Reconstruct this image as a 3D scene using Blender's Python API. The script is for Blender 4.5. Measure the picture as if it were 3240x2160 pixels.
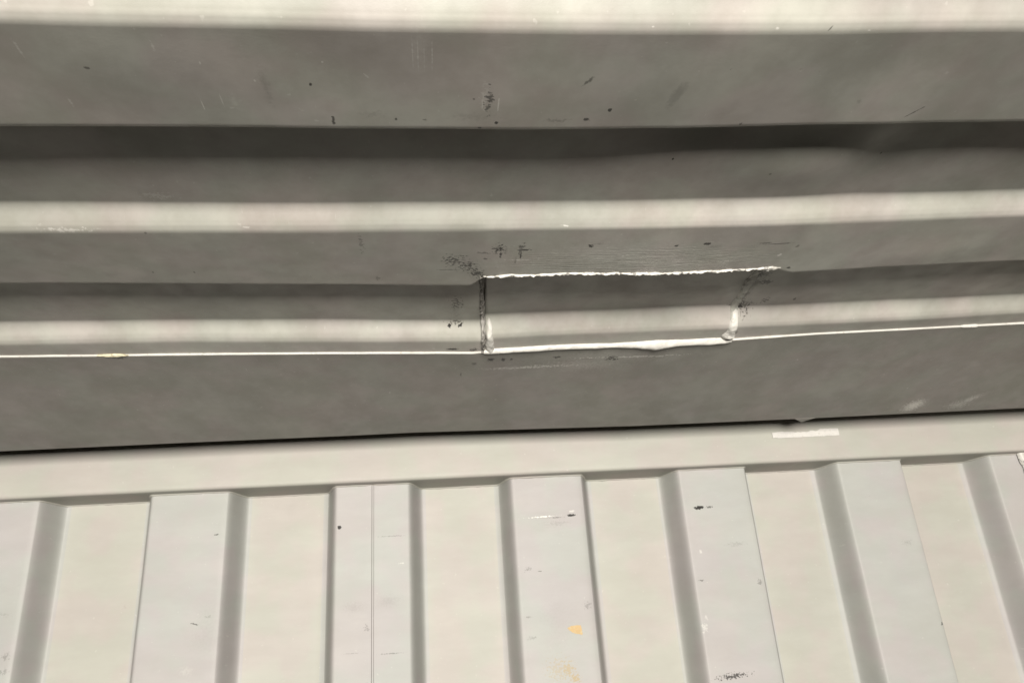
import bpy, bmesh, math, random
from mathutils import Matrix, Vector, noise
random.seed(7)
scene = bpy.context.scene
for o in list(bpy.data.objects): bpy.data.objects.remove(o, do_unlink=True)
C = scene.collection

# ---------------------------------------------------------------- camera
cam_d = bpy.data.cameras.new('camera'); cam = bpy.data.objects.new('camera', cam_d); C.objects.link(cam)
right = Vector((0.99382977, -0.08854935, -0.06679367)); up = Vector((0.02812821, -0.38130329, 0.92402197)); fwd = Vector((0.10729019, 0.92019933, 0.37645983))
m = Matrix.Identity(4)
for i in range(3): m[i][0], m[i][1], m[i][2] = right[i], up[i], -fwd[i]
m[2][3] = 2.06
cam.matrix_world = m
cam_d.sensor_width = 36; cam_d.lens = 26.68; cam_d.clip_start = .01; cam_d.clip_end = 100
scene.camera = cam

# ---------------------------------------------------------------- light: the dim container and one work lamp standing behind the camera
world = bpy.data.worlds.new('World'); scene.world = world; world.use_nodes = True
bg = world.node_tree.nodes['Background']; bg.inputs[0].default_value = (1.0, .96, .90, 1); bg.inputs[1].default_value = .002
ld = bpy.data.lights.new('work_lamp', 'AREA'); ld.shape = 'RECTANGLE'; ld.size = .7; ld.size_y = .64; ld.energy = 206; ld.color = (1.0, .955, .885)
lo = bpy.data.objects.new('work_lamp', ld); C.objects.link(lo)
lo.location = (-.02, -2.0, 2.06 - .07); lo.rotation_euler = (math.radians(90), 0, 0)      # faces +y, towards the end wall
vs_ = scene.view_settings; vs_.view_transform = 'Standard'; vs_.look = 'None'; vs_.exposure = 0; vs_.gamma = 1; vs_.use_curve_mapping = False
scene.render.engine = 'CYCLES'

# ---------------------------------------------------------------- measured shape of the dented roof
TAB = {
  'L1': [(-0.2116, -0.00387), (-0.135, -0.0046), (-0.0386, -0.00544), (0.0542, -0.00516), (0.141, -0.00395), (0.2456, -0.00193), (0.3529, 0.00233)],
  'L2': [(-0.2575, -0.00275), (-0.1649, -0.00323), (-0.0486, -0.00442), (0.053, -0.00471), (0.1682, -0.00318), (0.2716, -0.00029), (0.4235, 0.00289)],
  'L3': [(-0.3154, -0.00218), (-0.1909, -0.00427), (-0.0608, -0.00589), (0.0377, -0.00632), (0.1399, -0.00616), (0.2031, -0.00498), (0.3288, -0.00217), (0.5138, 0.00225)],
  'L4': [(-0.3184, -0.00133), (-0.2047, -0.0021), (-0.0618, -0.00353), (0.0629, -0.00467), (0.2041, -0.00422), (0.3305, -0.00223), (0.5173, 0.00366)],
  'L5': {'L': [(-0.3671, 0.00219), (-0.2374, 0.00079), (-0.0732, -0.00165), (0.0187, -0.00263), (0.0392, -0.00309)], 'P': [(0.051, -0.0062), (0.1268, -0.0075), (0.2149, -0.00935), (0.3213, -0.0033)], 'R': [(0.3252, -0.00766), (0.3412, -0.00631), (0.438, -0.00148), (0.5848, 0.00194)]},
  'L6': {'L': [(-0.4227, -0.00081), (-0.258, -0.00287), (-0.0847, -0.00581), (0.0304, -0.00829)], 'P': [(0.0668, -0.00689), (0.1824, -0.00515), (0.3233, -0.00275)], 'R': [(0.377, -0.00488), (0.5071, -0.00118), (0.6771, 0.00183)]},
  'L7': {'L': [(-0.4251, -0.00191), (-0.2598, -0.0028), (-0.0856, -0.00738), (0.0467, -0.0094)], 'P': [(0.0664, -0.01011), (0.1827, -0.00692), (0.3061, -0.00672)], 'R': [(0.3787, -0.00498), (0.5092, -0.00282), (0.6808, 0.00245)]},
  'L8': [(-0.4394, -0.00379), (-0.324, -0.00561), (-0.1878, -0.00762), (-0.0887, -0.00966), (0.0476, -0.01311), (0.068, -0.01407), (0.1523, -0.01149), (0.2456, -0.01135), (0.334, -0.00945), (0.4404, -0.00482), (0.7028, 0.00132)],
  'L9': [(-0.5414, -0.00039), (-0.309, 0.00092), (-0.1116, 0.00132), (-0.0288, 0.00213), (0.2754, -0.00134), (0.537, -0.00066), (0.857, 0.0017)],
}
DYT = {
  'L1': [(-0.2116, -0.0065), (-0.135, -0.0065), (-0.0386, -0.0065), (0.0542, -0.0065), (0.141, -0.0065), (0.2456, -0.0065), (0.3529, -0.0065)],
  'L2': [(-0.2575, 0.0), (-0.1649, 0.0), (-0.0486, 0.0), (0.053, 0.0), (0.1682, 0.0), (0.2716, 0.0), (0.4235, 0.0)],
  'L3': [(-0.3154, 0.0), (-0.1909, 0.0), (-0.0608, 0.0), (0.0377, 0.0), (0.1399, 0.0), (0.2031, 0.0), (0.3288, 0.0), (0.5138, 0.0)],
  'L4': [(-0.3184, 0.0), (-0.2047, 0.0), (-0.0618, 0.0), (0.0629, 0.0), (0.2041, 0.0), (0.3305, 0.0), (0.5173, 0.0)],
  'L5': {'L': [(-0.3671, 0.008), (-0.2374, 0.011), (-0.0732, 0.016), (0.0187, 0.0195), (0.0392, 0.0195)], 'P': [(0.051, -0.004), (0.1268, -0.009), (0.2149, -0.009), (0.3213, -0.004)], 'R': [(0.3252, 0.0), (0.3412, 0.0), (0.438, 0.0), (0.5848, 0.0)]},
  'L6': {'L': [(-0.4227, 0.002), (-0.258, 0.0045), (-0.0847, 0.007), (0.0304, 0.011)], 'P': [(0.0668, 0.0), (0.1824, 0.0), (0.3233, 0.0)], 'R': [(0.377, 0.0), (0.5071, 0.0), (0.6771, 0.0)]},
  'L7': {'L': [(-0.4251, 0.001), (-0.2598, 0.0035), (-0.0856, 0.006), (0.0467, 0.009)], 'P': [(0.0664, 0.0), (0.1827, 0.0), (0.3061, 0.0)], 'R': [(0.3787, 0.0), (0.5092, 0.0), (0.6808, 0.0)]},
  'L8': [(-0.4394, 0.001), (-0.324, 0.00236), (-0.1878, 0.00391), (-0.0887, 0.005), (0.0476, 0.00643), (0.068, 0.0), (0.1523, 0.0), (0.2456, 0.0), (0.334, 0.0), (0.4404, 0.0), (0.7028, 0.0)],
  'L9': [(-0.5414, 0.0), (-0.309, 0.0), (-0.1116, 0.0), (-0.0288, 0.0), (0.2754, 0.0), (0.537, 0.0), (0.857, 0.0)],
}
H0 = 2.06                      # eye height above the floor; all heights below are added to it
HL = 0.3192                    # roof low flats above the eye
PITCH = 0.2064
RISE = 0.0163                  # depth of the stamped grooves
YB = [(0.3196, 0), (0.4045, 0), (0.4165, 1), (0.5147, 1), (0.5260, 0), (0.6144, 0), (0.6260, 1), (0.7270, 1), (0.7390, 0), (0.7750, 0)]
YSEAM = 0.769
def pw(tab, x):                # piecewise-linear table lookup
    if x <= tab[0][0]: return tab[0][1]
    for (a, va), (b, vb) in zip(tab, tab[1:]):
        if x <= b: return va + (vb - va) * (x - a) / (b - a)
    return tab[-1][1]
def patch_x(y):                # left and right edge of the repair patch at depth y
    t = (y - 0.614) / 0.16
    return 0.0505 + 0.010 * t, 0.3235 + 0.018 * t
def base_z(y):                 # stamped profile, bends rounded
    for k in range(12):
        if y >= YB[0][0]: break
        y += PITCH
    def lin(v):
        if v <= YB[0][0]:
            return 1 if v < YB[0][0] - 0.0118 else (YB[0][0] - v) / 0.0118
        for (a, va), (b, vb) in zip(YB, YB[1:]):
            if v <= b: return va + (vb - va) * (v - a) / (b - a)
        return YB[-1][1]
    e = min(abs(y - 0.3196), abs(y - 0.5260), abs(y - 0.7390))
    r = 0.0032 + 0.0045 * math.exp(-(e / .009) ** 2)      # the bends onto the low flats are rolled wider
    return RISE * (lin(y - r) + 2 * lin(y - r * .5) + 3 * lin(y) + 2 * lin(y + r * .5) + lin(y + r)) / 9.0
def dev(x, y, side, TAB_=None):           # dents: offset of the sheet from the straight profile; side = L, P (patch) or R
    ys = [0.3196, 0.4045, 0.5147, 0.5260, 0.6144, 0.7270, 0.7390, YSEAM]
    vs = []
    for i, n in enumerate(('L1', 'L2', 'L3', 'L4', 'L5', 'L6', 'L7', 'L8')):
        t = (TAB_ or TAB)[n]
        if isinstance(t, dict):
            t = t[side] if (n != 'L5' or side == 'P') else [p for p in t['L'] if p[0] < .046] + t['P'] + t['R'][1:]
        vs.append(pw(t, x))
    if y < ys[0]: return vs[0]
    for i in range(len(ys) - 1):
        if y <= ys[i + 1]:
            t = (y - ys[i]) / (ys[i + 1] - ys[i])
            return vs[i] + (vs[i + 1] - vs[i]) * t
    return vs[-1]
def slide(x, y, side): return dev(x, y, side, DYT)      # how far a bend wanders along the container
def side_of(x, y):
    if y < 0.6100: return 'P' if patch_x(.614)[0] <= x <= patch_x(.614)[1] else ('L' if x < .2 else 'R')
    a, b = patch_x(y)
    return 'L' if x < a else ('R' if x > b else 'P')
DENTS = [  # (x, y, size x, size y, push) hand-size dents in the sheet
    (0.205, .455, .050, .030, -.0030), (0.290, .470, .045, .030, -.0048), (0.352, .460, .022, .040, .0030), (0.440, .480, .05, .03, -.0016),
    (0.470, .590, .060, .020, -.0012), (0.360, .585, .03, .03, .0008), (0.300, .840, .055, .03, .0009), (0.40, .850, .05, .04, -.0012), (0.52, .86, .07, .05, .0010),
    (-0.02, .36, .09, .03, .0005), (-.16, .36, .07, .03, -.0005), (.16, .37, .08, .03, -.0005), (.3, .36, .06, .03, .0006), (-.2, .66, .1, .03, .0006), (-.3, .88, .12, .06, .0008), (.0, .9, .1, .06, -.0008)]
def wob(x, y):
    v = 0.0
    for (cx, cy, sx, sy, p) in DENTS:
        q = ((x - cx) / sx) ** 2 + ((y - cy) / sy) ** 2
        if q < 9: v += p * math.exp(-q)
    v += .00035 * math.sin(17 * x + 5 * y + 1.3) * math.sin(21 * y + 3 * x) + .00022 * math.sin(41 * x - 13 * y) * math.sin(33 * y + 9 * x + .7)
    return v
def roof_z(x, y, side=None):
    return HL + base_z(y) + dev(x, y, side or side_of(x, y)) + wob(x, y)
YEDGE, ZEDGE = 0.988, 0.2753    # far lower edge of the header plate
def plate_z(x, y):
    z0 = HL - .0022 + pw(TAB['L8'], x)
    t = (y - YSEAM) / (YEDGE - YSEAM)
    z1 = ZEDGE + pw(TAB['L9'], x)
    s = t * t * (3 - 2 * t) * .35 + t * .65
    return z0 + (z1 - z0) * s + wob(x, y) * min(1, 4 * t * (1 - t) + .1)
def roof_pt(x, y, side=None):
    s = side or side_of(x, y)
    return (x, y + slide(x, y, s), H0 + roof_z(x, y, s))
def plate_pt(x, y):
    return (x, y + pw(DYT['L8'], x) * (1 - (y - YSEAM) / (YEDGE - YSEAM)), H0 + plate_z(x, y))

ROOF_MARKS = [
  (-0.1852,0.3512,0.00211,0.00132,0,0.8,0.4,0.6,'d'), (-0.0656,0.3632,0.0013,0.00198,0,0.6,0.4,0.9,'d'), (-0.0564,0.3952,0.00139,0.00541,0,1.2,0.4,0.8,'d'),
  (-0.0915,0.366,0.00427,0.02701,0,1,1.2,0.22,'d'), (-0.1318,0.3824,0.00048,0.00717,0,0.5,0.5,0.5,'l'), (-0.1197,0.378,0.00047,0.00708,0,0.5,0.5,0.35,'l'),
  (-0.2148,0.3388,0.00102,0.01046,0,1.2,0.8,0.25,'l'), (-0.2064,0.3808,0.00112,0.00642,0,1.2,0.8,0.3,'l'), (-0.1446,0.3336,0.0012,0.00547,0,1.2,0.8,0.3,'l'),
  (-0.1123,0.38,0.0057,0.0119,0,1.2,1.2,0.15,'l'), (-0.1234,0.346,0.00071,0.0021,0,0.8,0.5,0.35,'l'), (-0.0968,0.3604,0.00092,0.00139,0,0.8,0.5,0.4,'l'),
  (-0.0561,0.3444,0.00072,0.00106,0,0.8,0.5,0.35,'l'), (-0.0324,0.3556,0.00092,0.00472,0.611,0.8,0.5,0.25,'l'), (-0.0053,0.3356,0.00062,0.01949,0,0.9,1,0.32,'l'),
  (-0.0023,0.3356,0.0008,0.0208,0,0.9,1,0.4,'l'), (0.0012,0.3364,0.00053,0.01828,0,0.9,1,0.25,'l'), (0.0057,0.3376,0.00063,0.01706,0,0.9,1,0.35,'l'),
  (-0.0008,0.3316,0.0074,0.02435,0,0.9,1.2,0.13,'l'), (0.0405,0.3756,0.00332,0.01276,0,2.4,0.5,0.75,'d'), (0.0388,0.3732,0.00582,0.01656,0,2,0.8,0.25,'l'),
  (0.0464,0.3788,0.00059,0.00923,0,0.8,0.5,0.45,'l'), (0.0365,0.3776,0.00049,0.00917,0,0.8,0.5,0.35,'l'), (-0.0174,0.3936,0.0013,0.00176,0,0.8,0.5,0.85,'d'),
  (0.0006,0.3944,0.00181,0.00145,0,0.9,0.6,0.5,'d'), (0.0357,0.402,0.00184,0.0015,0,0.8,0.4,1,'d'), (0.0463,0.3968,0.00153,0.00164,0,0.8,0.4,0.9,'d'),
  (0.1045,0.3936,0.00266,0.0023,0,1,0.5,0.85,'d'), (0.1182,0.3844,0.00151,0.00239,0,0.8,0.4,0.9,'d'), (0.0993,0.3576,0.00191,0.00636,-0.524,1.4,0.6,0.6,'d'),
  (0.1585,0.3704,0.00496,0.01683,-0.209,0.5,0.6,0.22,'d'), (0.0309,0.3744,0.00107,0.00136,0,0.8,0.5,0.6,'d'), (0.1827,0.4556,0.00105,0.0016,0,0.5,0.4,1,'d'),
  (0.1287,0.3156,0.00123,0.00063,0,0.8,0.4,0.4,'l'), (0.3327,0.3908,0.00075,0.00949,-0.698,1,0.4,0.7,'d'), (0.2118,0.4008,0.00149,0.00206,0,0.9,0.5,0.7,'d'),
  (0.2857,0.38,0.00271,0.00421,0,1,1,0.25,'d'), (0.2665,0.4756,0.00123,0.00194,0,0.8,0.5,0.6,'d'), (0.352,0.4608,0.0011,0.00145,0,0.6,0.5,0.8,'d'),
  (0.2017,0.3164,0.00144,0.00097,0,0.8,0.5,0.4,'l'), (0.2335,0.3168,0.00064,0.0024,-0.611,0.8,0.5,0.6,'d'), (0.2582,0.318,0.00147,0.00055,0,0.8,0.5,0.4,'l'),
  (0.085,0.394,0.01225,0.00229,0,1.6,0.8,0.3,'d'), (0.0318,0.3912,0.02608,0.0064,0,1.3,1.2,0.15,'d'), (-0.0314,0.3892,0.01183,0.00627,0,1.3,1.2,0.18,'d'),
  (0.0334,0.59,0.02078,0.01878,0,1.2,1.4,0.3,'d'), (0.3358,0.6576,0.01912,0.01634,0,1.2,1.4,0.32,'d'), (0.0273,0.7164,0.01145,0.03141,0,1.4,1.4,0.28,'d'),
  (0.0659,0.5636,0.01475,0.01212,0,1.4,1.4,0.25,'d'), (0.0693,0.7904,0.02119,0.01091,0,1.4,1.3,0.28,'d'), (0.3394,0.7184,0.01883,0.01638,0,1.4,1.3,0.25,'d'),
  (0.0604,0.562,0.00535,0.00931,0,2.4,0.35,1,'d'), (0.0621,0.5708,0.00135,0.00674,0,1.2,0.4,0.9,'d'), (0.0792,0.5616,0.00322,0.00988,0,2.2,0.4,0.75,'d'),
  (0.0796,0.5712,0.00095,0.00959,0,1,0.4,0.9,'d'), (0.0837,0.5628,0.00457,0.00193,0,1.2,0.4,0.9,'d'), (0.0756,0.5812,0.00138,0.00754,0,1.6,0.5,0.6,'d'),
  (0.0225,0.5832,0.01096,0.01151,0,2.8,0.3,0.8,'d'), (0.0349,0.594,0.00975,0.01009,0,2.8,0.3,0.85,'d'), (0.043,0.6064,0.00709,0.01107,0,2.6,0.3,0.95,'d'),
  (0.0497,0.646,0.00392,0.0073,0,1.6,0.4,1,'d'), (0.0183,0.6004,0.01542,0.0015,0,1.2,0.5,0.5,'d'), (0.0474,0.5684,0.00808,0.00222,0,1.8,0.5,0.5,'d'),
  (0.0493,0.578,0.00491,0.00171,0,1.4,0.5,0.7,'d'), (0.138,0.5568,0.00322,0.00329,0,1.8,0.4,0.95,'d'), (0.1445,0.5536,0.00857,0.00435,0,0.9,1.2,0.35,'d'),
  (0.2138,0.5588,0.00246,0.00223,0,1.6,0.4,0.9,'d'), (0.2403,0.5572,0.0052,0.00251,0,1,0.4,1,'d'), (0.2494,0.5624,0.01241,0.00566,0,0.8,1.2,0.3,'d'),
  (0.3072,0.5628,0.02092,0.00142,0.035,1,0.5,0.6,'d'), (0.2944,0.5604,0.00693,0.00198,0,1.2,0.5,0.6,'d'), (0.3281,0.5676,0.00197,0.00289,0,1.2,0.5,0.5,'d'),
  (0.3358,0.6052,0.00237,0.00289,0,1.2,0.4,0.9,'d'), (0.3418,0.6652,0.00772,0.00652,0,1.6,0.35,1,'d'), (0.3306,0.6488,0.01009,0.00833,0,2.6,0.3,0.9,'d'),
  (0.3371,0.7208,0.01372,0.01234,0,2.8,0.3,0.9,'d'), (0.3598,0.7116,0.00613,0.00808,0,2.6,0.3,0.7,'d'), (0.3934,0.7112,0.00222,0.00364,0,0.9,0.5,0.9,'d'),
  (0.0279,0.6992,0.00642,0.01656,0,3,0.25,0.7,'d'), (0.0208,0.74,0.00285,0.00181,0,1.2,0.4,1,'d'), (0.0329,0.7396,0.00369,0.00161,0.349,1.4,0.4,1,'d'),
  (0.0269,0.7372,0.01004,0.00261,0,2.8,0.3,0.7,'d'), (0.0238,0.7688,0.00791,0.00278,0,1,0.4,1,'d'), (0.0475,0.7704,0.0076,0.00374,0,2,0.4,0.8,'d'),
  (0.0667,0.7876,0.00493,0.00542,0,1.2,0.35,1,'d'), (0.0806,0.7892,0.00318,0.00545,0,1.2,0.35,1,'d'), (0.0899,0.7896,0.00195,0.00446,0,1,0.4,0.9,'d'),
  (0.0489,0.7992,0.00356,0.00404,0,1.4,0.5,0.7,'d'), (0.1422,0.7912,0.00536,0.003,0,1.8,0.4,0.9,'d'), (0.2071,0.7984,0.00906,0.00819,0,2.6,0.3,0.95,'d'),
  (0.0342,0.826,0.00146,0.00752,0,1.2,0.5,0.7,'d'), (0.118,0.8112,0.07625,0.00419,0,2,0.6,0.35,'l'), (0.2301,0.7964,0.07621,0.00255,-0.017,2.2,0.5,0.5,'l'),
  (0.1806,0.8096,0.09137,0.02623,0,1,1.4,0.18,'l'), (0.1627,0.5684,0.12334,0.03128,0,0.6,1.6,0.22,'l'), (0.2033,0.792,0.14404,0.03022,0,0.6,1.6,0.2,'l'),  # middle oval: fresh paint, plus brightness of the lamp-tilted flat painted in
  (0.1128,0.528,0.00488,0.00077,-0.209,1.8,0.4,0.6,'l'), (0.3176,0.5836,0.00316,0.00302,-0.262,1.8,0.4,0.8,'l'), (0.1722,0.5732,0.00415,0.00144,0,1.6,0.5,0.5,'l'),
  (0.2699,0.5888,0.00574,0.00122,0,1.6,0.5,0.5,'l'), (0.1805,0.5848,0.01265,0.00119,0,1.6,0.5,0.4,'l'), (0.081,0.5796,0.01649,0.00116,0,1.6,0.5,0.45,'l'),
  (0.6701,0.9624,0.01991,0.02697,-0.14,0.9,0.8,0.55,'l'), (0.739,0.966,0.02905,0.02091,-0.244,1.4,1,0.3,'l'), (0.7481,0.95,0.01104,0.02326,-0.611,1.2,0.8,0.3,'l'),
  (-0.2719,0.53,0.02289,0.0028,0,2.2,0.5,0.35,'l'), (-0.1418,0.5276,0.00491,0.00118,0,2.4,0.4,0.35,'l'), (-0.1989,0.5036,0.01416,0.00558,0,2.6,0.5,0.2,'l'),
  (-0.0538,0.5528,0.00259,0.01565,0,2.6,0.4,0.4,'d'), (-0.2336,0.6012,0.00135,0.00259,0,0.8,0.5,0.6,'d'), (-0.1996,0.6016,0.00122,0.00261,0,0.8,0.5,0.6,'d'),
  (-0.2164,0.5332,0.00122,0.00191,0,0.8,0.5,0.5,'d'), (-0.3228,0.7752,0.00663,0.00267,0,1.5,0.4,0.9,'d'), (-0.0452,0.6164,0.00199,0.0062,0,2.2,0.4,0.4,'d')]
WALL_MARKS = [
  (-0.2978,2.2342,0.00519,0.0013,-0.14,1.2,0.4,0.75,'d'), (-0.317,2.1204,0.00538,0.00124,0.209,1.4,0.4,0.7,'d'), (-0.1326,2.2347,0.0033,0.00352,0.349,0.8,0.35,1,'d'),
  (-0.4241,2.151,0.00414,0.00414,0,1.2,1,0.12,'d'), (0.1946,2.2346,0.00864,0.00205,-0.052,0.9,0.35,1,'d'), (0.1523,2.2346,0.02489,0.00113,-0.035,1.8,0.4,1,'l'),
  (0.1727,2.2326,0.0136,0.00091,0,1.8,0.4,0.6,'d'), (0.1965,2.2404,0.00592,0.00182,0,1,0.5,0.4,'l'), (0.385,2.2357,0.00926,0.00347,-0.035,0.9,0.35,1,'d'),
  (0.4009,2.2358,0.00789,0.00186,0,1.8,0.4,0.7,'d'), (0.3715,2.1343,0.00447,0.00179,0,1.2,0.5,0.6,'d'), (0.3772,2.174,0.00227,0.00363,0,1.2,0.5,0.35,'l'),
  (0.7129,2.0546,0.0027,0.0027,0,1.2,0.5,0.7,'d'), (0.3953,2.0085,0.02782,0.00428,-0.052,2.2,0.5,0.85,'d'), (0.123,2.1012,0.00775,0.00215,0,1.6,0.8,0.35,'d'),
  (0.1253,2.0745,0.00981,0.00341,0,1.4,1,0.35,'d'), (0.1273,2.1636,0.00572,0.0044,0,2.4,0.5,0.3,'d'), (0.143,2.1601,0.00441,0.0011,0,1.2,0.5,0.5,'d'),
  (0.2059,2.1107,0.00653,0.00653,0,2.2,0.6,0.3,'d'), (-0.3223,2.0641,0.01416,0.00809,0,1.2,1,0.12,'l'), (-0.5448,2.0966,0.008,0.006,0,2,0.7,0.3,'d'),
  (-0.5446,2.0782,0.00794,0.00476,0,2,0.7,0.3,'d'), (-0.5565,2.1464,0.01221,0.00407,0,2,0.8,0.15,'d'), (-0.0614,2.2192,0.02203,0.00132,0,1.2,0.6,0.3,'d'),
  (-0.0624,2.0677,0.02084,0.00104,0,1.6,0.5,0.45,'d'), (-0.1129,2.0711,0.01661,0.00104,0,1.8,0.6,0.25,'d'), (-0.0479,2.1818,0.00566,0.00131,0,1.4,0.5,0.4,'l'),
  (-0.3021,2.109,0.03301,0.04952,0,0.9,1.6,0.1,'d'), (-0.1115,2.1284,0.02545,0.01273,0,0.9,1.2,0.13,'d'), (-0.0653,2.1336,0.02349,0.01281,0,0.9,1.2,0.13,'d'),
  (0.1608,2.0992,0.04318,0.06477,0,0.9,1.6,0.08,'d'), (-0.0947,2.1014,0.00421,0.00547,0,2.4,0.5,0.3,'d'), (0.4317,2.1811,0.02055,0.00457,0,1.6,1,0.2,'d'),
  (0.3661,2.0718,0.00524,0.00873,0,2,0.5,0.3,'l'), (0.3707,2.0859,0.00307,0.00439,0,2,0.5,0.3,'l'), (0.4568,2.1271,0.00539,0.00539,0,2.2,0.5,0.4,'d'),
  (-0.2997,2.1283,0.00624,0.00291,0,1.6,0.8,0.25,'d'), (0.6913,2.169,0.01399,0.007,0,1.4,1.2,0.2,'d'), (0.172,2.2242,0.02711,0.00587,0,1.6,1,0.15,'d'),
  (0.1706,2.0329,0.01265,0.01265,0,2,0.6,0.75,'t'), (0.159,2.0318,0.01895,0.01895,0,2.8,0.4,0.4,'t'), (0.1792,2.0207,0.01051,0.00841,0,1.6,0.6,0.9,'t')]
ROOF_COL, ROOF_COL2 = (.315, .301, .275), (.297, .288, .265)
PLATE_COL, PLATE_COL2 = (.178, .170, .155), (.171, .164, .150)  # roof paint darkened in colour to offset the light the tilted plate catches
WALL_COL, WALL_COL2 = (.325, .313, .286), (.32, .309, .285)
RIB_COL, RIB_COL2 = (.308, .302, .292), (.304, .300, .294)
# ---------------------------------------------------------------- helpers
def tag(o, label=None, cat=None, group=None, kind=None):
    for k, v in (('label', label), ('category', cat), ('group', group), ('kind', kind)):
        if v: o[k] = v
    return o
def empty(name, loc, label, cat):
    o = bpy.data.objects.new(name, None); C.objects.link(o); o.location = loc; o.empty_display_size = .1
    return tag(o, label, cat)
def link(name, me, mat, parent=None):
    o = bpy.data.objects.new(name, me); C.objects.link(o)
    if parent: o.parent = parent; o.location = -parent.location          # mesh data stays in world metres
    if mat: me.materials.append(mat)
    return o
def grid_mesh(name, rows, flip=False):
    """rows: list of equal-length lists of points -> smooth quad sheet"""
    n = len(rows[0]); vs = [p for r in rows for p in r]; fs = []
    for i in range(len(rows) - 1):
        for j in range(n - 1):
            a = i * n + j; f = (a, a + 1, a + n + 1, a + n)
            fs.append(f[::-1] if flip else f)
    me = bpy.data.meshes.new(name); me.from_pydata(vs, [], fs)
    me.polygons.foreach_set('use_smooth', [True] * len(fs)); me.update()
    return me
def grid_normals(G, flip):
    nr, nc = len(G), len(G[0]); N = []
    for i in range(nr):
        r = []
        for j in range(nc):
            du = Vector(G[i][min(j + 1, nc - 1)]) - Vector(G[i][max(j - 1, 0)])
            dv = Vector(G[min(i + 1, nr - 1)][j]) - Vector(G[max(i - 1, 0)][j])
            v = du.cross(dv).normalized(); r.append(-v if flip else v)
        N.append(r)
    return N
def cut_sheet(name, G, N, i0, i1, flip, mat, parent):
    """rows i0..i1 of the big sheet as one part; normals of the whole sheet, so bends run on without a visible joint"""
    me = grid_mesh(name, G[i0:i1 + 1], flip)
    me.normals_split_custom_set_from_vertices([n for r in N[i0:i1 + 1] for n in r])
    return link(name, me, mat, parent)
def fb(x, y=0., z=0., s=1., o=3):
    return noise.fractal((x * s, y * s, z * s), 1.0, 2.1, o)
def bead(name, path, mat, parent, seg=9, rough=.25, nscale=260, seed=0., label=None):
    """weld or sealant bead; path = [(point, width dir, out dir, half width, height)]"""
    rows = []
    for k, (p, wd, od, hw, ht) in enumerate(path):
        p = Vector(p); wd = Vector(wd).normalized(); od = Vector(od).normalized(); r = []
        for s in range(seg):
            t = -1 + 2 * s / (seg - 1)
            q = p + wd * (t * hw)
            nz = fb(q.x + seed, q.y, q.z, nscale)
            nl = fb(q.x + seed + 9, q.y, q.z, nscale * .35)
            ew = 1 + rough * nl
            hh = ht * (max(0, 1 - abs(t) ** 2.6) ** .7) * (1 + rough * 1.3 * nz) - (.0012 if abs(t) > .99 else 0)
            r.append(tuple(p + wd * (t * hw * ew) + od * hh))
        rows.append(r)
    me = grid_mesh(name, rows)
    bm = bmesh.new(); bm.from_mesh(me); bmesh.ops.recalc_face_normals(bm, faces=bm.faces)
    od = Vector(path[len(path) // 2][2])
    av = Vector((0, 0, 0))
    for f in bm.faces: av += f.normal
    if av.dot(od) < 0: bmesh.ops.reverse_faces(bm, faces=bm.faces)
    bm.to_mesh(me); bm.free()
    o = link(name, me, mat, parent)
    if label: o['label'] = label
    return o

# ---------------------------------------------------------------- materials
def mark_group():
    g = bpy.data.node_groups.new('surface_mark', 'ShaderNodeTree')
    I = g.interface
    for n, t in (('P', 'Vector'), ('Noise', 'Float'), ('C', 'Vector'), ('S', 'Vector'), ('Angle', 'Float'), ('Rough', 'Float'), ('Soft', 'Float'), ('Strength', 'Float')):
        I.new_socket(n, in_out='INPUT', socket_type='NodeSocket' + t)
    I.new_socket('Fac', in_out='OUTPUT', socket_type='NodeSocketFloat')
    N, L = g.nodes, g.links
    gi = N.new('NodeGroupInput'); go = N.new('NodeGroupOutput')
    sub = N.new('ShaderNodeVectorMath'); sub.operation = 'SUBTRACT'; L.new(gi.outputs['P'], sub.inputs[0]); L.new(gi.outputs['C'], sub.inputs[1])
    rot = N.new('ShaderNodeVectorRotate'); rot.rotation_type = 'Z_AXIS'; L.new(sub.outputs[0], rot.inputs['Vector']); L.new(gi.outputs['Angle'], rot.inputs['Angle'])
    dv = N.new('ShaderNodeVectorMath'); dv.operation = 'DIVIDE'; L.new(rot.outputs[0], dv.inputs[0]); L.new(gi.outputs['S'], dv.inputs[1])
    ln = N.new('ShaderNodeVectorMath'); ln.operation = 'LENGTH'; L.new(dv.outputs[0], ln.inputs[0])
    def mt(op, a, b):
        k = N.new('ShaderNodeMath'); k.operation = op
        for i, s in enumerate((a, b)):
            if isinstance(s, (int, float)): k.inputs[i].default_value = s
            else: L.new(s, k.inputs[i])
        return k.outputs[0]
    n0 = mt('MULTIPLY', mt('SUBTRACT', gi.outputs['Noise'], .5), mt('MULTIPLY', gi.outputs['Rough'], 2.2))
    v = mt('ADD', mt('SUBTRACT', 1.0, ln.outputs['Value']), n0)
    v = mt('SUBTRACT', v, mt('MULTIPLY', gi.outputs['Rough'], .12))
    mr = N.new('ShaderNodeMapRange'); mr.interpolation_type = 'SMOOTHSTEP'; L.new(v, mr.inputs[0]); L.new(gi.outputs['Soft'], mr.inputs[2])
    # nothing far away from the mark's own ellipse
    far = N.new('ShaderNodeMapRange'); L.new(ln.outputs['Value'], far.inputs[0]); far.inputs[1].default_value = 1.25; far.inputs[2].default_value = 1.6; far.inputs[3].default_value = 1; far.inputs[4].default_value = 0
    r = mt('MULTIPLY', mt('MULTIPLY', mr.outputs[0], far.outputs[0]), gi.outputs['Strength'])
    L.new(r, go.inputs[0])
    return g
MARK = mark_group()
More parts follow.
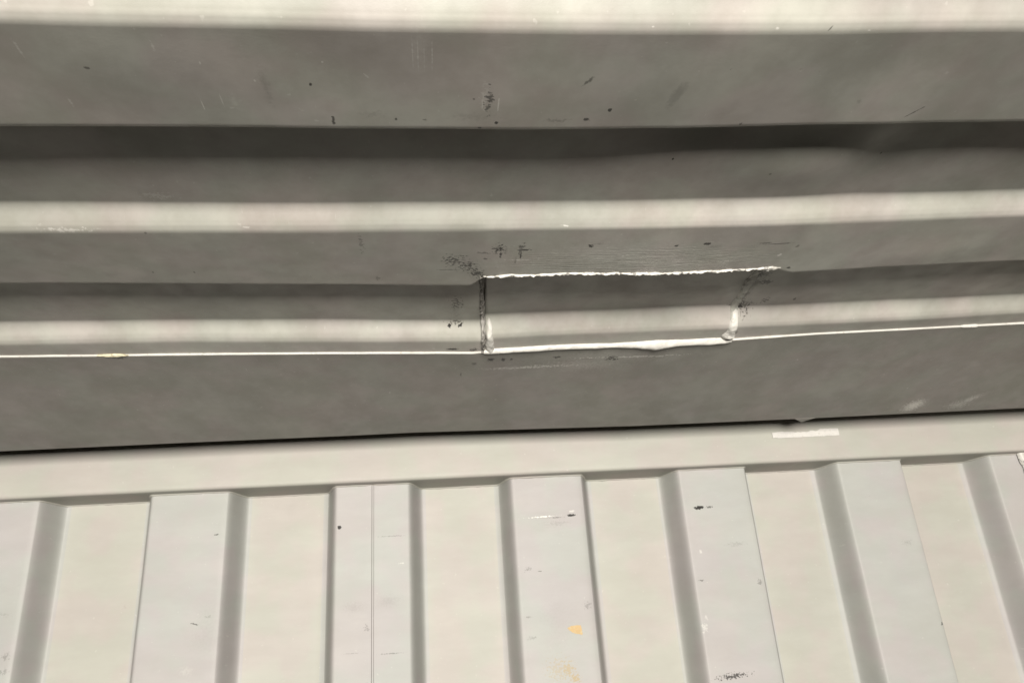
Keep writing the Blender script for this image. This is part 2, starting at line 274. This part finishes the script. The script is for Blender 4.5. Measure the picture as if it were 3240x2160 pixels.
class NT:
    def __init__(s, name):
        s.m = bpy.data.materials.new(name); s.m.use_nodes = True; s.t = s.m.node_tree; s.N = s.t.nodes; s.L = s.t.links
        s.b = s.N['Principled BSDF']
    def new(s, t, **kw):
        n = s.N.new(t)
        for k, v in kw.items(): setattr(n, k, v)
        return n
    def put(s, sock, v):
        if hasattr(v, 'links') or hasattr(v, 'is_output'): s.L.new(v, sock)
        else: sock.default_value = v
    def math(s, op, a, b=0., c=None):
        n = s.new('ShaderNodeMath', operation=op); s.put(n.inputs[0], a); s.put(n.inputs[1], b)
        if c is not None: s.put(n.inputs[2], c)
        return n.outputs[0]
    def noise(s, vec, scale, detail=3., rough=.55):
        n = s.new('ShaderNodeTexNoise'); s.put(n.inputs['Vector'], vec); n.inputs['Scale'].default_value = scale; n.inputs['Detail'].default_value = detail; n.inputs['Roughness'].default_value = rough
        return n.outputs['Fac']
    def ramp(s, v, a, b, lo=0., hi=1.):
        n = s.new('ShaderNodeMapRange'); n.interpolation_type = 'SMOOTHSTEP'; s.put(n.inputs[0], v)
        for i, x in enumerate((a, b, lo, hi)): n.inputs[i + 1].default_value = x
        return n.outputs[0]
    def mix(s, fac, a, b, mode='MIX'):
        n = s.new('ShaderNodeMix', data_type='RGBA', blend_type=mode); s.put(n.inputs[0], fac); s.put(n.inputs[6], a if not isinstance(a, tuple) else (*a, 1)); s.put(n.inputs[7], b if not isinstance(b, tuple) else (*b, 1))
        return n.outputs[2]
    def scalev(s, vec, v):
        n = s.new('ShaderNodeVectorMath', operation='MULTIPLY'); s.put(n.inputs[0], vec); n.inputs[1].default_value = v
        return n.outputs[0]
    def marks(s, vec, nz, lst):
        out = {}
        for (cx, cy, sx, sy, ang, ro, so, st, kind) in lst:
            g = s.new('ShaderNodeGroup'); g.node_tree = MARK
            s.L.new(vec, g.inputs['P']); s.L.new(nz, g.inputs['Noise'])
            g.inputs['C'].default_value = (cx, cy, 0); g.inputs['S'].default_value = (sx, sy, 1); g.inputs['Angle'].default_value = ang
            g.inputs['Rough'].default_value = ro; g.inputs['Soft'].default_value = max(so, .18 * ro); g.inputs['Strength'].default_value = st
            out[kind] = g.outputs[0] if kind not in out else s.math('MAXIMUM', out[kind], g.outputs[0])
        return out
def position_2d(t, wall):
    geo = t.new('ShaderNodeNewGeometry'); sp = t.new('ShaderNodeSeparateXYZ'); t.L.new(geo.outputs['Position'], sp.inputs[0])
    cb = t.new('ShaderNodeCombineXYZ'); t.L.new(sp.outputs[0], cb.inputs[0]); t.L.new(sp.outputs[2 if wall else 1], cb.inputs[1])
    return geo.outputs['Position'], cb.outputs[0]
def painted_steel(name, base, tint, wall, marks, streaks=(), gloss=.42):
    t = NT(name); P, V = position_2d(t, wall)
    n_big = t.noise(P, 11., 2.); n_mid = t.noise(P, 45., 2.); n_fine = t.noise(V, 340., 4., .62); n_grain = t.noise(P, 650., 2.)
    col = t.mix(t.ramp(n_big, .35, .65), base, tint)
    hue = t.noise(P, 16., 2.)                                  # paint yellowed and stained unevenly
    col = t.mix(t.ramp(hue, .40, .62), t.mix(1.0, col, (.985, 1.012, .975), 'MULTIPLY'), t.mix(1.0, col, (1.02, .985, .985), 'MULTIPLY'))
    n_gr = t.noise(t.scalev(P, (17., 15., 15.) if not wall else (8., 8., 22.)), 1.3, 4., .66)
    col = t.mix(t.math('MULTIPLY', t.ramp(n_gr, .40, .70), .32 if not wall else .10), col, t.mix(1.0, col, (.60, .58, .53), 'MULTIPLY'))
    col = t.mix(t.math('MULTIPLY', t.ramp(n_gr, .52, .25), .30 if not wall else .12), col, t.mix(1.0, col, (1.32, 1.32, 1.32), 'MULTIPLY'))
    # handling dust and faint dirt
    col = t.mix(t.math('MULTIPLY', t.ramp(n_mid, .5, .75), .04 if wall else .12), col, (.22, .205, .175))
    sp = t.ramp(t.noise(V, 170., 2., .5), .70, .76)
    col = t.mix(t.math('MULTIPLY', sp, .18), col, (.56, .54, .50))
    scr = t.ramp(t.noise(t.scalev(V, (330., 45., 1.) if not wall else (40., 300., 1.)), 1., 3., .6), .70, .80)
    col = t.mix(t.math('MULTIPLY', scr, .30 if not wall else .12), col, (.58, .56, .52))
    spd = t.ramp(t.noise(V, 110., 3., .6), .735, .79)
    col = t.mix(t.math('MULTIPLY', spd, .55 if not wall else .25), col, (.08, .072, .06))
    sv = t.scalev(V, (30., 620., 1.) if not wall else (620., 22., 1.))
    n_str = t.noise(sv, 1., 3.)
    bump_extra = None
    if streaks:                       # brushed-on paint and grinder marks round the repair
        g = t.marks(V, n_fine, [(*s, 's') for s in streaks])['s']
        bump_extra = t.math('MULTIPLY', t.math('SUBTRACT', n_str, .5), g)
        col = t.mix(t.math('MULTIPLY', t.ramp(n_str, .60, .72), t.math('MULTIPLY', g, .5)), col, (.56, .55, .53))
        col = t.mix(t.math('MULTIPLY', t.ramp(n_str, .40, .30), t.math('MULTIPLY', g, .5)), col, (.12, .115, .11))
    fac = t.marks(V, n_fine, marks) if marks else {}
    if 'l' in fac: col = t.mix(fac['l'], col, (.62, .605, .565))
    if 't' in fac: col = t.mix(fac['t'], col, (.31, .245, .145))
    if 'd' in fac: col = t.mix(fac['d'], col, (.018, .016, .014))
    t.L.new(col, t.b.inputs['Base Color'])
    t.put(t.b.inputs['Roughness'], .56 if wall else t.math('ADD', t.ramp(n_mid, .3, .7, -.05, .07), gloss))
    t.b.inputs['Specular IOR Level'].default_value = .22 if wall else .4
    hgt = t.math('ADD', t.math('MULTIPLY', n_grain, .000012 if wall else .00004), t.math('MULTIPLY', n_mid, 0. if wall else .00006))
    if bump_extra: hgt = t.math('ADD', hgt, t.math('MULTIPLY', bump_extra, .0016))
    bp = t.new('ShaderNodeBump'); bp.inputs['Distance'].default_value = 1.0; bp.inputs['Strength'].default_value = .8
    t.L.new(hgt, bp.inputs['Height']); t.L.new(bp.outputs[0], t.b.inputs['Normal'])
    return t.m
STREAKS = [(.19, .585, .20, .034, 0, .8, .9, 1.0), (.19, .802, .20, .022, 0, .8, 1.2, .7)]
_roof_mats = {}
def roof_mat(y0, y1, plate=False):                 # the same paint, darkened on the plate to offset light on its tilt; each piece carries only the marks that lie on it
    key = (round(y0, 3), round(y1, 3))
    if key not in _roof_mats:
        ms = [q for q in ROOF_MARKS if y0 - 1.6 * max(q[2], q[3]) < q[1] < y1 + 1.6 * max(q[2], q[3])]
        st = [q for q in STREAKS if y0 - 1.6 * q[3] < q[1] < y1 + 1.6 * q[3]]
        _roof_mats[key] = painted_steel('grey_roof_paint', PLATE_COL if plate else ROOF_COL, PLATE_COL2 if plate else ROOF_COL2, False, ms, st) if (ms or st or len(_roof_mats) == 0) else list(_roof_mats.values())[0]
    return _roof_mats[key]
roof_mat(-9, -8)
_wall_mats = {}
def wall_mat(x0, x1, raised):
    ms = [q for q in WALL_MARKS if x0 - 1.6 * q[2] < q[0] < x1 + 1.6 * q[2]]
    key = (raised, tuple(ms))
    if key not in _wall_mats: _wall_mats[key] = painted_steel('cream_wall_paint', RIB_COL if raised else WALL_COL, RIB_COL2 if raised else WALL_COL2, True, ms)
    return _wall_mats[key]
M_HEAD = painted_steel('cream_header_paint', WALL_COL2, WALL_COL, True, [])
def lump_mat(name, a, b, dirt, amount, rough=.5):
    t = NT(name); P, V = position_2d(t, False)
    n = t.noise(P, 220., 4., .6); n2 = t.noise(P, 70., 3.)
    c = t.mix(t.ramp(n2, .35, .65), a, b)
    c = t.mix(t.math('MULTIPLY', t.ramp(n, .62 - amount * .3, .70 - amount * .3), min(1, .4 + amount)), c, dirt)
    t.L.new(c, t.b.inputs['Base Color']); t.b.inputs['Roughness'].default_value = rough
    bp = t.new('ShaderNodeBump'); bp.inputs['Distance'].default_value = .0006; t.L.new(n, bp.inputs['Height']); t.L.new(bp.outputs[0], t.b.inputs['Normal'])
    return t.m
M_SEAL = lump_mat('white_sealant', (.50, .485, .45), (.46, .445, .41), (.30, .28, .24), .10, .5)
M_LIP = lump_mat('cream_lip_paint', (.42, .405, .37), (.36, .345, .31), (.22, .20, .165), .12, .5)
M_SEAL_GREY = lump_mat('smeared_sealant', (.30, .30, .265), (.37, .36, .32), (.16, .15, .13), .2, .5)
M_WELD = lump_mat('painted_weld', (.50, .485, .45), (.38, .365, .33), (.03, .027, .024), .22, .5)
M_BURNT = lump_mat('burnt_weld', (.22, .205, .185), (.32, .305, .28), (.014, .013, .012), .24, .6)
M_YEL = lump_mat('yellowed_sealant', (.44, .41, .30), (.45, .41, .29), (.2, .18, .11), .2, .5)
M_TAPE = lump_mat('white_tape', (.48, .465, .435), (.45, .435, .41), (.38, .36, .32), .1, .6)
M_ORANGE = lump_mat('orange_sticker_paper', (.42, .29, .14), (.38, .27, .13), (.40, .33, .20), .4, .7)

# ---------------------------------------------------------------- the roof sheet: one pressed sheet, cut into its grooves and flats
XL, XR = -1.42, .96
roof = empty('corrugated_roof', (-.2, .2, H0 + HL), 'grey painted corrugated steel roof with dark grooves and a welded repair patch', 'roof')
xs = []
x = XL
while x < XR:
    xs.append(x)
    x += .0035 if -.02 < x < .40 else (.008 if -.55 < x < .75 else .03)
xs.append(XR)
def y_samples(y0, y1):
    out = []; y = y0
    br = []
    for k in range(-6, 1):
        src = YB if k == 0 else YB[0:5]
        br += [b[0] + PITCH * k for b in src] if k == 0 else [YB[i][0] + PITCH * k for i in range(4)]
    while y < y1 - 1e-6:
        out.append(y)
        near = min(abs(y - b) for b in br)
        y += .0012 if near < .0105 else .005
    out.append(y1)
    return out
ysr = y_samples(-.62, YSEAM + .004)
def sheet_z(x, y):
    s = side_of(x, y)
    return roof_z(x, y, s) + (.0032 if (s == 'P' and y > .616) else 0.0)
def sheet_pt(x, y):
    p = roof_pt(x, y); return (x, p[1], H0 + sheet_z(x, y))
G = [[sheet_pt(x, y) for x in xs] for y in ysr]
NRM = grid_normals(G, True)
cuts = []                                                     # joints lie on the flats, clear of every bend
for k in range(-5, 1):
    cuts += [(.3196 + PITCH * k + .013, 'f'), (.4045 + PITCH * k - .007, 'g')]
cuts += [(.539, 'f'), (.6074, 'g'), (.752, 'f')]
def row_at(y): return min(range(len(ysr)), key=lambda i: abs(ysr[i] - y))
rows_c = [(row_at(y), k) for y, k in cuts if y > ysr[0]]
prev = 0; kind = 'g' if rows_c[0][1] == 'f' else 'f'
for r, k in rows_c + [(len(ysr) - 1, None)]:
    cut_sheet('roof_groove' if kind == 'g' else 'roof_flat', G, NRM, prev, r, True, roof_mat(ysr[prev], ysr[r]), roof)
    prev, kind = r, k

# the repair patch: its own pressed piece, a steel sheet 3 mm thick
def patch_z(x, y): return H0 + roof_z(x, y, 'P')
yp = [y for y in ysr if .6175 < y < YSEAM - .001]; yp = [.6150] + yp
top, bot = [], []
for y in yp:
    a, b = patch_x(y); a += .001; b -= .001
    row = [roof_pt(a + (b - a) * j / 70, y, 'P') for j in range(71)]
    bot.append(row); top.append([(p[0], p[1], p[2] + .003) for p in row])
me = grid_mesh('repair_patch', bot, True)
bm = bmesh.new(); bm.from_mesh(me)
n0 = len(bot) * 71
ring = [j for j in range(71)] + [i * 71 + 70 for i in range(1, len(bot))] + [(len(bot) - 1) * 71 + j for j in range(69, -1, -1)] + [i * 71 for i in range(len(bot) - 2, 0, -1)]
bm.verts.ensure_lookup_table(); lv = [bm.verts[i] for i in ring]; upv = [bm.verts.new(v.co + Vector((0, 0, .003))) for v in lv]
for k in range(len(ring)):
    k2 = (k + 1) % len(ring); bm.faces.new((lv[k], lv[k2], upv[k2], upv[k]))
bm.to_mesh(me); bm.free()
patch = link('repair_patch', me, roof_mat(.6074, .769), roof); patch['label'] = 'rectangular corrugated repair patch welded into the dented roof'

# ragged painted weld along the patch's near edge
def weld_top():
    path = []; n = 200
    for k in range(n + 1):
        t = k / n; x = patch_x(.614)[0] - .001 + (.3300 - patch_x(.614)[0]) * t
        y = .6135 + .0018 * fb(x, 3.1, 0, 60) + .0006 * fb(x, 7.1, 0, 300)
        hw = .0021 * (1 + .55 * fb(x, 1.7, 0, 110)) + (.0022 if t > .92 else 0) * min(1, (t - .92) * 25)
        if t < .04: hw *= .4 + t * 15
        z = H0 + roof_z(x, y, 'P') + .0003
        path.append(((x, y + slide(x, y, 'P'), z), (0, 1, .15), (0, -.35, -1), max(.0006, hw), .0028 * (1 + .5 * fb(x, 5.5, 0, 160))))
    return path
bead('weld_bead', weld_top(), M_WELD, roof, rough=.45, label='ragged white painted weld along the near edge of the patch')
# burnt weld down the left side
path = []
for k in range(111):
    y = .611 + (.768 - .611) * k / 110; xa = patch_x(y)[0] - .002 + .0012 * fb(y, 2, 0, 130)
    zp = patch_z(xa + .003, y)
    path.append(((xa, y + slide(xa, y, 'P'), zp - .0004), (1, 0, .25), (-.25, -.2, -1), .0021 * (1 + .4 * fb(y, 5, 0, 150)), .0026))
bead('weld_bead', path, M_BURNT, roof, rough=.6, nscale=420, seed=3., label='burnt black weld down the left edge of the patch')
# white sealant over the lower half of that weld
path = []
for k in range(41):
    t = k / 40; y = .728 + (.7705 - .728) * t; xa = patch_x(y)[0] + .0048 + .0008 * fb(y, 9, 0, 130)
    path.append(((xa, y + slide(xa, y, 'P'), patch_z(xa, y)), (1, 0, 0), (0, -.4, -1), (.0022 + .0030 * t) * (1 - .8 * max(0, .08 - t) / .08), .0018 + .0022 * t))
bead('sealant_bead', path, M_SEAL, roof, rough=.3, nscale=160, seed=5.)
# right side: grey smear, then a white run of sealant that swells at its foot
path = []
for k in range(71):
    t = k / 70; y = .617 + (.735 - .617) * t; xa = patch_x(y)[1] - .001 - .004 * t + .001 * fb(y, 4, 0, 90)
    path.append(((xa, y + slide(xa, y, 'P'), patch_z(min(xa, patch_x(y)[1]), y) - .0004), (1, 0, 0), (.1, -.2, -1), .0050 * (1 + .35 * fb(y, 6, 0, 60)), .0016))
bead('sealant_bead', path, M_SEAL_GREY, roof, rough=.35, nscale=200, seed=8., label='thin grey smear of sealant up the right edge of the patch')
path = []
for k in range(51):
    t = k / 50; y = .7255 + (.7670 - .7255) * t; xa = patch_x(y)[1] - .0035 - .004 * t
    w = pw([(0, .0012), (.1, .0040), (.3, .0046), (.55, .0052), (.7, .0082), (.9, .0088), (1, .005)], t)
    path.append(((xa, y + slide(xa, y, 'P'), patch_z(min(xa, patch_x(y)[1]), y) - .0004), (1, 0, 0), (0, -.5, -1), w * (1 + .15 * fb(y, 3, 0, 100)), pw([(0, .0008), (.2, .0026), (.6, .0032), (.85, .0055), (1, .002)], t)))
bead('sealant_bead', path, M_SEAL, roof, rough=.35, nscale=150, seed=11., label='lumpy white sealant run down the right edge of the patch')

# ---------------------------------------------------------------- header: sloping plate under the roof edge and the beam it hangs in front of
head = empty('header_beam', (-.2, 1.02, H0 + .229), 'cream steel header beam above the corrugated wall with a grey plate before it', 'beam')
YHEAD, ZHEAD = 1.072, .2325
ypl = [YSEAM + (YEDGE - YSEAM) * k / 40 for k in range(41)]
low = [[plate_pt(x, y) for x in xs] for y in ypl]
front = [[(x, YSEAM + pw(DYT['L8'], x) - .0006 * (1 - abs(2 * k - 1)), H0 + plate_z(x, YSEAM) + .0030 * (1 - k)) for x in xs] for k in (0, .4)]
back = [[(x, YEDGE + .0005, H0 + plate_z(x, YEDGE) + .004 * k) for x in xs] for k in (.15, 1)]
mid = [[(p[0], p[1] + .0003, p[2]) for p in low[0]]]
me = grid_mesh('header_plate', low, True)
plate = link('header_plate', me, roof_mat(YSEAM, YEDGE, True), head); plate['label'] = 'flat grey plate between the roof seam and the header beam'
me = grid_mesh('plate_edge', back, True)
link('plate_edge', me, roof_mat(-9, -8), plate)
plate.children[0].location = (0, 0, 0)
me2 = grid_mesh('plate_lip', front + [[(p[0], p[1] + .0001, p[2]) for p in low[0]]], True)
lip = link('plate_lip', me2, M_LIP, plate); lip.location = (0, 0, 0); lip['label'] = 'thin bright front lip of the plate along the roof seam'
# sealant along the seam: thick under the patch, thin elsewhere
def seam_path(x0, x1, n, hwf, htf, dy=0.):
    out = []
    for k in range(n + 1):
        x = x0 + (x1 - x0) * k / n
        hw, ht = hwf(x), htf(x)
        z = H0 + HL + pw(TAB['L8'], x) - .0012
        out.append(((x, YSEAM + pw(DYT['L8'], x) - .0004 + dy, z), (0, .62, -.78), (0, -.8, -.6), hw, ht))
    return out
bead('seam_sealant', seam_path(-1.0, .058, 240, lambda x: .0010 * (1 + .35 * fb(x, 0, 0, 30)), lambda x: .0005), M_SEAL, roof, rough=.15, nscale=120, label='thin white sealant line along the roof seam left of the patch')
bead('seam_sealant', seam_path(.338, .95, 160, lambda x: .0014 * (1 + .35 * fb(x, 0, 0, 30)) * (1.9 if abs(x - .633) < .010 else 1), lambda x: .0006 * (3. if abs(x - .633) < .010 else 1)), M_SEAL, roof, rough=.15, nscale=120, label='thin white sealant line along the roof seam right of the patch')
tw = [(.058, .0026), (.064, .0032), (.072, .0036), (.12, .0040), (.16, .0038), (.20, .0036), (.225, .0042), (.238, .0062), (.25, .0072), (.262, .0062), (.28, .0052), (.31, .0052), (.330, .0050), (.338, .0030)]
bead('seam_sealant', seam_path(.058, .339, 140, lambda x: pw(tw, x) * (1 + .06 * fb(x, 2, 0, 60)), lambda x: .0032 + .0014 * math.exp(-((x - .25) / .014) ** 2)), M_SEAL, roof, rough=.20, nscale=130, seed=2., label='thick white sealant along the seam under the patch')
bead('seam_sealant', seam_path(-.345, -.313, 24, lambda x: .0020 * math.sin(math.pi * min(1, max(0.02, (x + .345) / .032))) + .0006, lambda x: .0018), M_YEL, roof, rough=.5, nscale=220, seed=4., label='small yellowed lump on the seam near its left end')

# beam: rear flange, face, rounded foot and underside as one bent section
def beam_profile():
    yf, zb, r = YHEAD, ZHEAD, .005
    pts = [(.960, .334), (1.03, .334), (yf - .002, .3335), (yf, .331)]
    pts += [(yf, .331 + (zb + r - .331) * k / 24) for k in range(1, 25)]
    for k in range(1, 7):
        a = math.pi / 2 * k / 6; pts.append((yf + r - r * math.cos(a), zb + r - r * math.sin(a)))
    pts += [(yf + r + (1.165 - yf - r) * k / 8, zb) for k in range(1, 9)]
    return pts
xb = [XL + (XR - XL) * k / 260 for k in range(261)]
def beam_pt(x, y, z):
    w = .0005 * fb(x, 4, 0, 5) + .0003 * fb(x, z * 6, 2, 9)
    return (x, y + w, H0 + z + .0006 * fb(x, 8, 0, 4))
BG = [[beam_pt(x, y, z) for x in xb] for (y, z) in beam_profile()]
me = grid_mesh('beam', BG, True); bm_o = link('beam', me, M_HEAD, head)
# torn burr hanging from the plate's far edge
me = bpy.data.meshes.new('burr'); zb_ = H0 + ZEDGE
def ze(x): return H0 + plate_z(x, YEDGE)
xf = .520
sl_ = (plate_z(xf, YEDGE) - plate_z(xf, YEDGE - .02)) / .02
ring_ = [(xf - .014, 0.), (xf - .003, .009), (xf + .001, .0125), (xf + .006, .008), (xf + .016, 0.)]
lowb = [(u, YEDGE - .001 + w, ze(u) - .0003 + sl_ * w) for u, w in ring_]
me.from_pydata(lowb + [(p[0], p[1], p[2] + .0025) for p in lowb], [], [(0, 1, 2, 3, 4), (9, 8, 7, 6, 5), (0, 5, 6, 1), (1, 6, 7, 2), (2, 7, 8, 3), (3, 8, 9, 4), (4, 9, 5, 0)])
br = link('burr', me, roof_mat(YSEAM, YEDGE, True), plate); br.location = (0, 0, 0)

# ---------------------------------------------------------------- end wall: pressed sheet with upright ribs
ZLOW = 1.83                                     # the wall is built a hand's breadth past the picture's lower edge
YW, DEP, WP, WS, X0 = 1.092, .0455, .1065, .0132, -.1405
wall = empty('corrugated_wall', (-.2, YW, ZLOW), 'cream corrugated steel end wall with upright ribs and scuff marks', 'wall')
XSEAM, XEND = -.0868, .9135
def rib_y(x):                                   # 0 on the raised face, 1 in the recess
    u = (x - X0) % .25
    def lin(u):
        u %= .25
        if u < WP: return 0
        if u < WP + WS: return (u - WP) / WS
        if u < .25 - WS: return 1
        return (.25 - u) / WS
    r = .0036
    return sum(lin(u + r * d / 3) for d in range(-3, 4)) / 7
def wall_y(x, z):
    y = YW + DEP * rib_y(x)
    y += .0007 * fb(x, 3, z, 4.) + .0004 * fb(x, 5, z, 11.) * (1 if z > 1.2 else 0)
    zr = z - H0
    y += .0016 * math.exp(-((x + .055) / .022) ** 2 - ((zr - .085) / .030) ** 2) - .0012 * math.exp(-((x + .075) / .03) ** 2 - ((zr - .04) / .022) ** 2)
    y += .0010 * math.exp(-((x - .16) / .03) ** 2 - ((zr - .19) / .008) ** 2)
    if abs(x - XSEAM) < .0013: y += .0022
    elif x > XSEAM and x < XSEAM + .06: y += .0004
    return y
xw = []
x = XL
while x < XEND - .0005:
    xw.append(x); u = (x - X0) % .25
    near = min(abs(u - b) for b in (0, WP, WP + WS, .25 - WS, .25))
    st = .0016 if near < .007 else .006
    if abs(x - XSEAM) < .006: st = .0006
    x += st
xw.append(XEND)
zs = [H0 + .240 - .010 * k for k in range(36)]
while zs[-1] > ZLOW + .001: zs.append(max(ZLOW, zs[-1] - .03))
WG = [[(x, wall_y(x, z), z) for z in zs] for x in xw]
WN = grid_normals(WG, True)
if WN[5][5].y > 0: WN = [[-n for n in r] for r in WN]; wflip = False
else: wflip = True
joints = []
n0 = int(math.floor((XL - X0) / .25)) - 1
for k in range(n0, 6):
    b = X0 + .25 * k
    joints += [(b - WS - .008, 'r'), (b + WP + WS + .008, 'p')]
joints += [(XSEAM, 'r')]; joints = sorted(j for j in joints if XL + .01 < j[0] < XEND - .01)
def col_at(x): return min(range(len(xw)), key=lambda i: abs(xw[i] - x))
prev = 0; kind = 'p' if joints[0][1] == 'p' else 'r'
bounds = [0] + [col_at(j[0]) for j in joints] + [len(xw) - 1]
for a, b in zip(bounds, bounds[1:]):
    xm = (xw[a] + xw[b]) / 2; nm = 'raised_rib' if rib_y(xm) < .5 else 'recessed_panel'
    o = cut_sheet(nm, WG, WN, a, b, wflip, wall_mat(xw[a], xw[b], nm == 'raised_rib'), wall)
# caulk where the sheet meets the underside of the beam
path = []
xc = [x for x in xw if -1.0 < x < XEND - .002]
for x in xc:
    y = wall_y(x, H0 + .232); d = (wall_y(x + .002, H0 + .232) - wall_y(x - .002, H0 + .232)) / .004
    nrm = Vector((d, -1, 0)).normalized()
    p = Vector((x, y, H0 + ZHEAD)) + nrm * .0006
    path.append((tuple(p), tuple(nrm + Vector((0, 0, 1))), tuple(nrm * .7 + Vector((0, 0, -.7))), .0030 * (1 + .5 * fb(x, 0, 0, 40)), .0010 * (1 + .6 * fb(x, 3, 0, 60))))
bead('caulk_bead', path, M_HEAD, wall, seg=6, rough=.4, nscale=120)

# ---------------------------------------------------------------- corner post at the right end
post = empty('corner_post', (XEND + .02, YW, ZLOW), 'cream steel corner post at the right end of the corrugated wall', 'post')
prof = [(XEND + .0015, YW + .03), (XEND + .0015, YW - .001), (XEND + .004, YW - .004), (XEND + .04, YW - .005), (XR + .05, YW - .005), (XR + .05, .6)]
PG = [[(x + .0004 * fb(z, 2, 0, 8), y, z) for z in (ZLOW, 1.9, 2.0, 2.1, 2.2, H0 + .240)] for x, y in prof]
me = grid_mesh('post_face', PG, False)
for p in me.polygons: p.use_smooth = False
pf = link('post_face', me, M_HEAD, post)
path = []
for k in range(60):
    z = H0 + .234 - .46 * k / 59
    path.append(((XEND + .0005, YW - .0035, z), (1, 0, 0), (0, -1, 0), .0032 * (1 + .6 * fb(z, 1, 0, 40)) + (.004 if k < 3 else 0), .0022 + (.003 if k < 3 else 0)))
bead('weld_bead', path, M_WELD, post, rough=.5, nscale=200, seed=14.)

# ---------------------------------------------------------------- loose scraps stuck on
def scrap(name, outline, place, mat, thick, label, cat):
    """thin cut sheet: ragged outline in (u, v), placed by place(u, v, lift)"""
    n = len(outline); vs = [place(u, v, thick) for u, v in outline] + [place(u, v, 0.0) for u, v in outline]
    fs = [tuple(range(n)), tuple(range(2 * n - 1, n - 1, -1))] + [(i, i + n, (i + 1) % n + n, (i + 1) % n) for i in range(n)]
    c = sum((Vector(v) for v in vs), Vector()) / len(vs)
    me = bpy.data.meshes.new(name); me.from_pydata([tuple(Vector(v) - c) for v in vs], [], fs)
    bm = bmesh.new(); bm.from_mesh(me); bmesh.ops.recalc_face_normals(bm, faces=bm.faces); bm.to_mesh(me); bm.free()
    o = bpy.data.objects.new(name, me); C.objects.link(o); o.location = c; me.materials.append(mat)
    return tag(o, label, cat)
tape = []
for k in range(27): tape.append((.5085 + .1055 * k / 26, .2690 + .0008 * fb(k * .37, 1, 0, 1.3) + (.0006 if k > 20 else 0)))
for k in range(26, -1, -1): tape.append((.5085 + .1055 * k / 26, .2782 + .0010 * fb(k * .41, 5, 0, 1.7) + (.0022 if k > 18 else 0) - (.0016 if 8 < k < 15 else 0)))
scrap('tape_strip', tape, lambda u, v, t: (u, YHEAD - .0008 - t, H0 + v), M_TAPE, .0005, 'torn strip of white tape stuck to the upper edge of the header beam', 'tape')
stk = [(.1745, .0238), (.1800, .0262), (.1880, .0268), (.1935, .0262), (.1942, .0215), (.1950, .0150), (.1935, .0138), (.1905, .0152), (.1860, .0158), (.1815, .0175), (.1775, .0205)]
scrap('sticker_scrap', stk, lambda u, v, t: (u, wall_y(u, H0 + v) - .0003 - t, H0 + v), M_ORANGE, .0003, 'small torn orange sticker scrap on a raised rib of the wall', 'sticker')
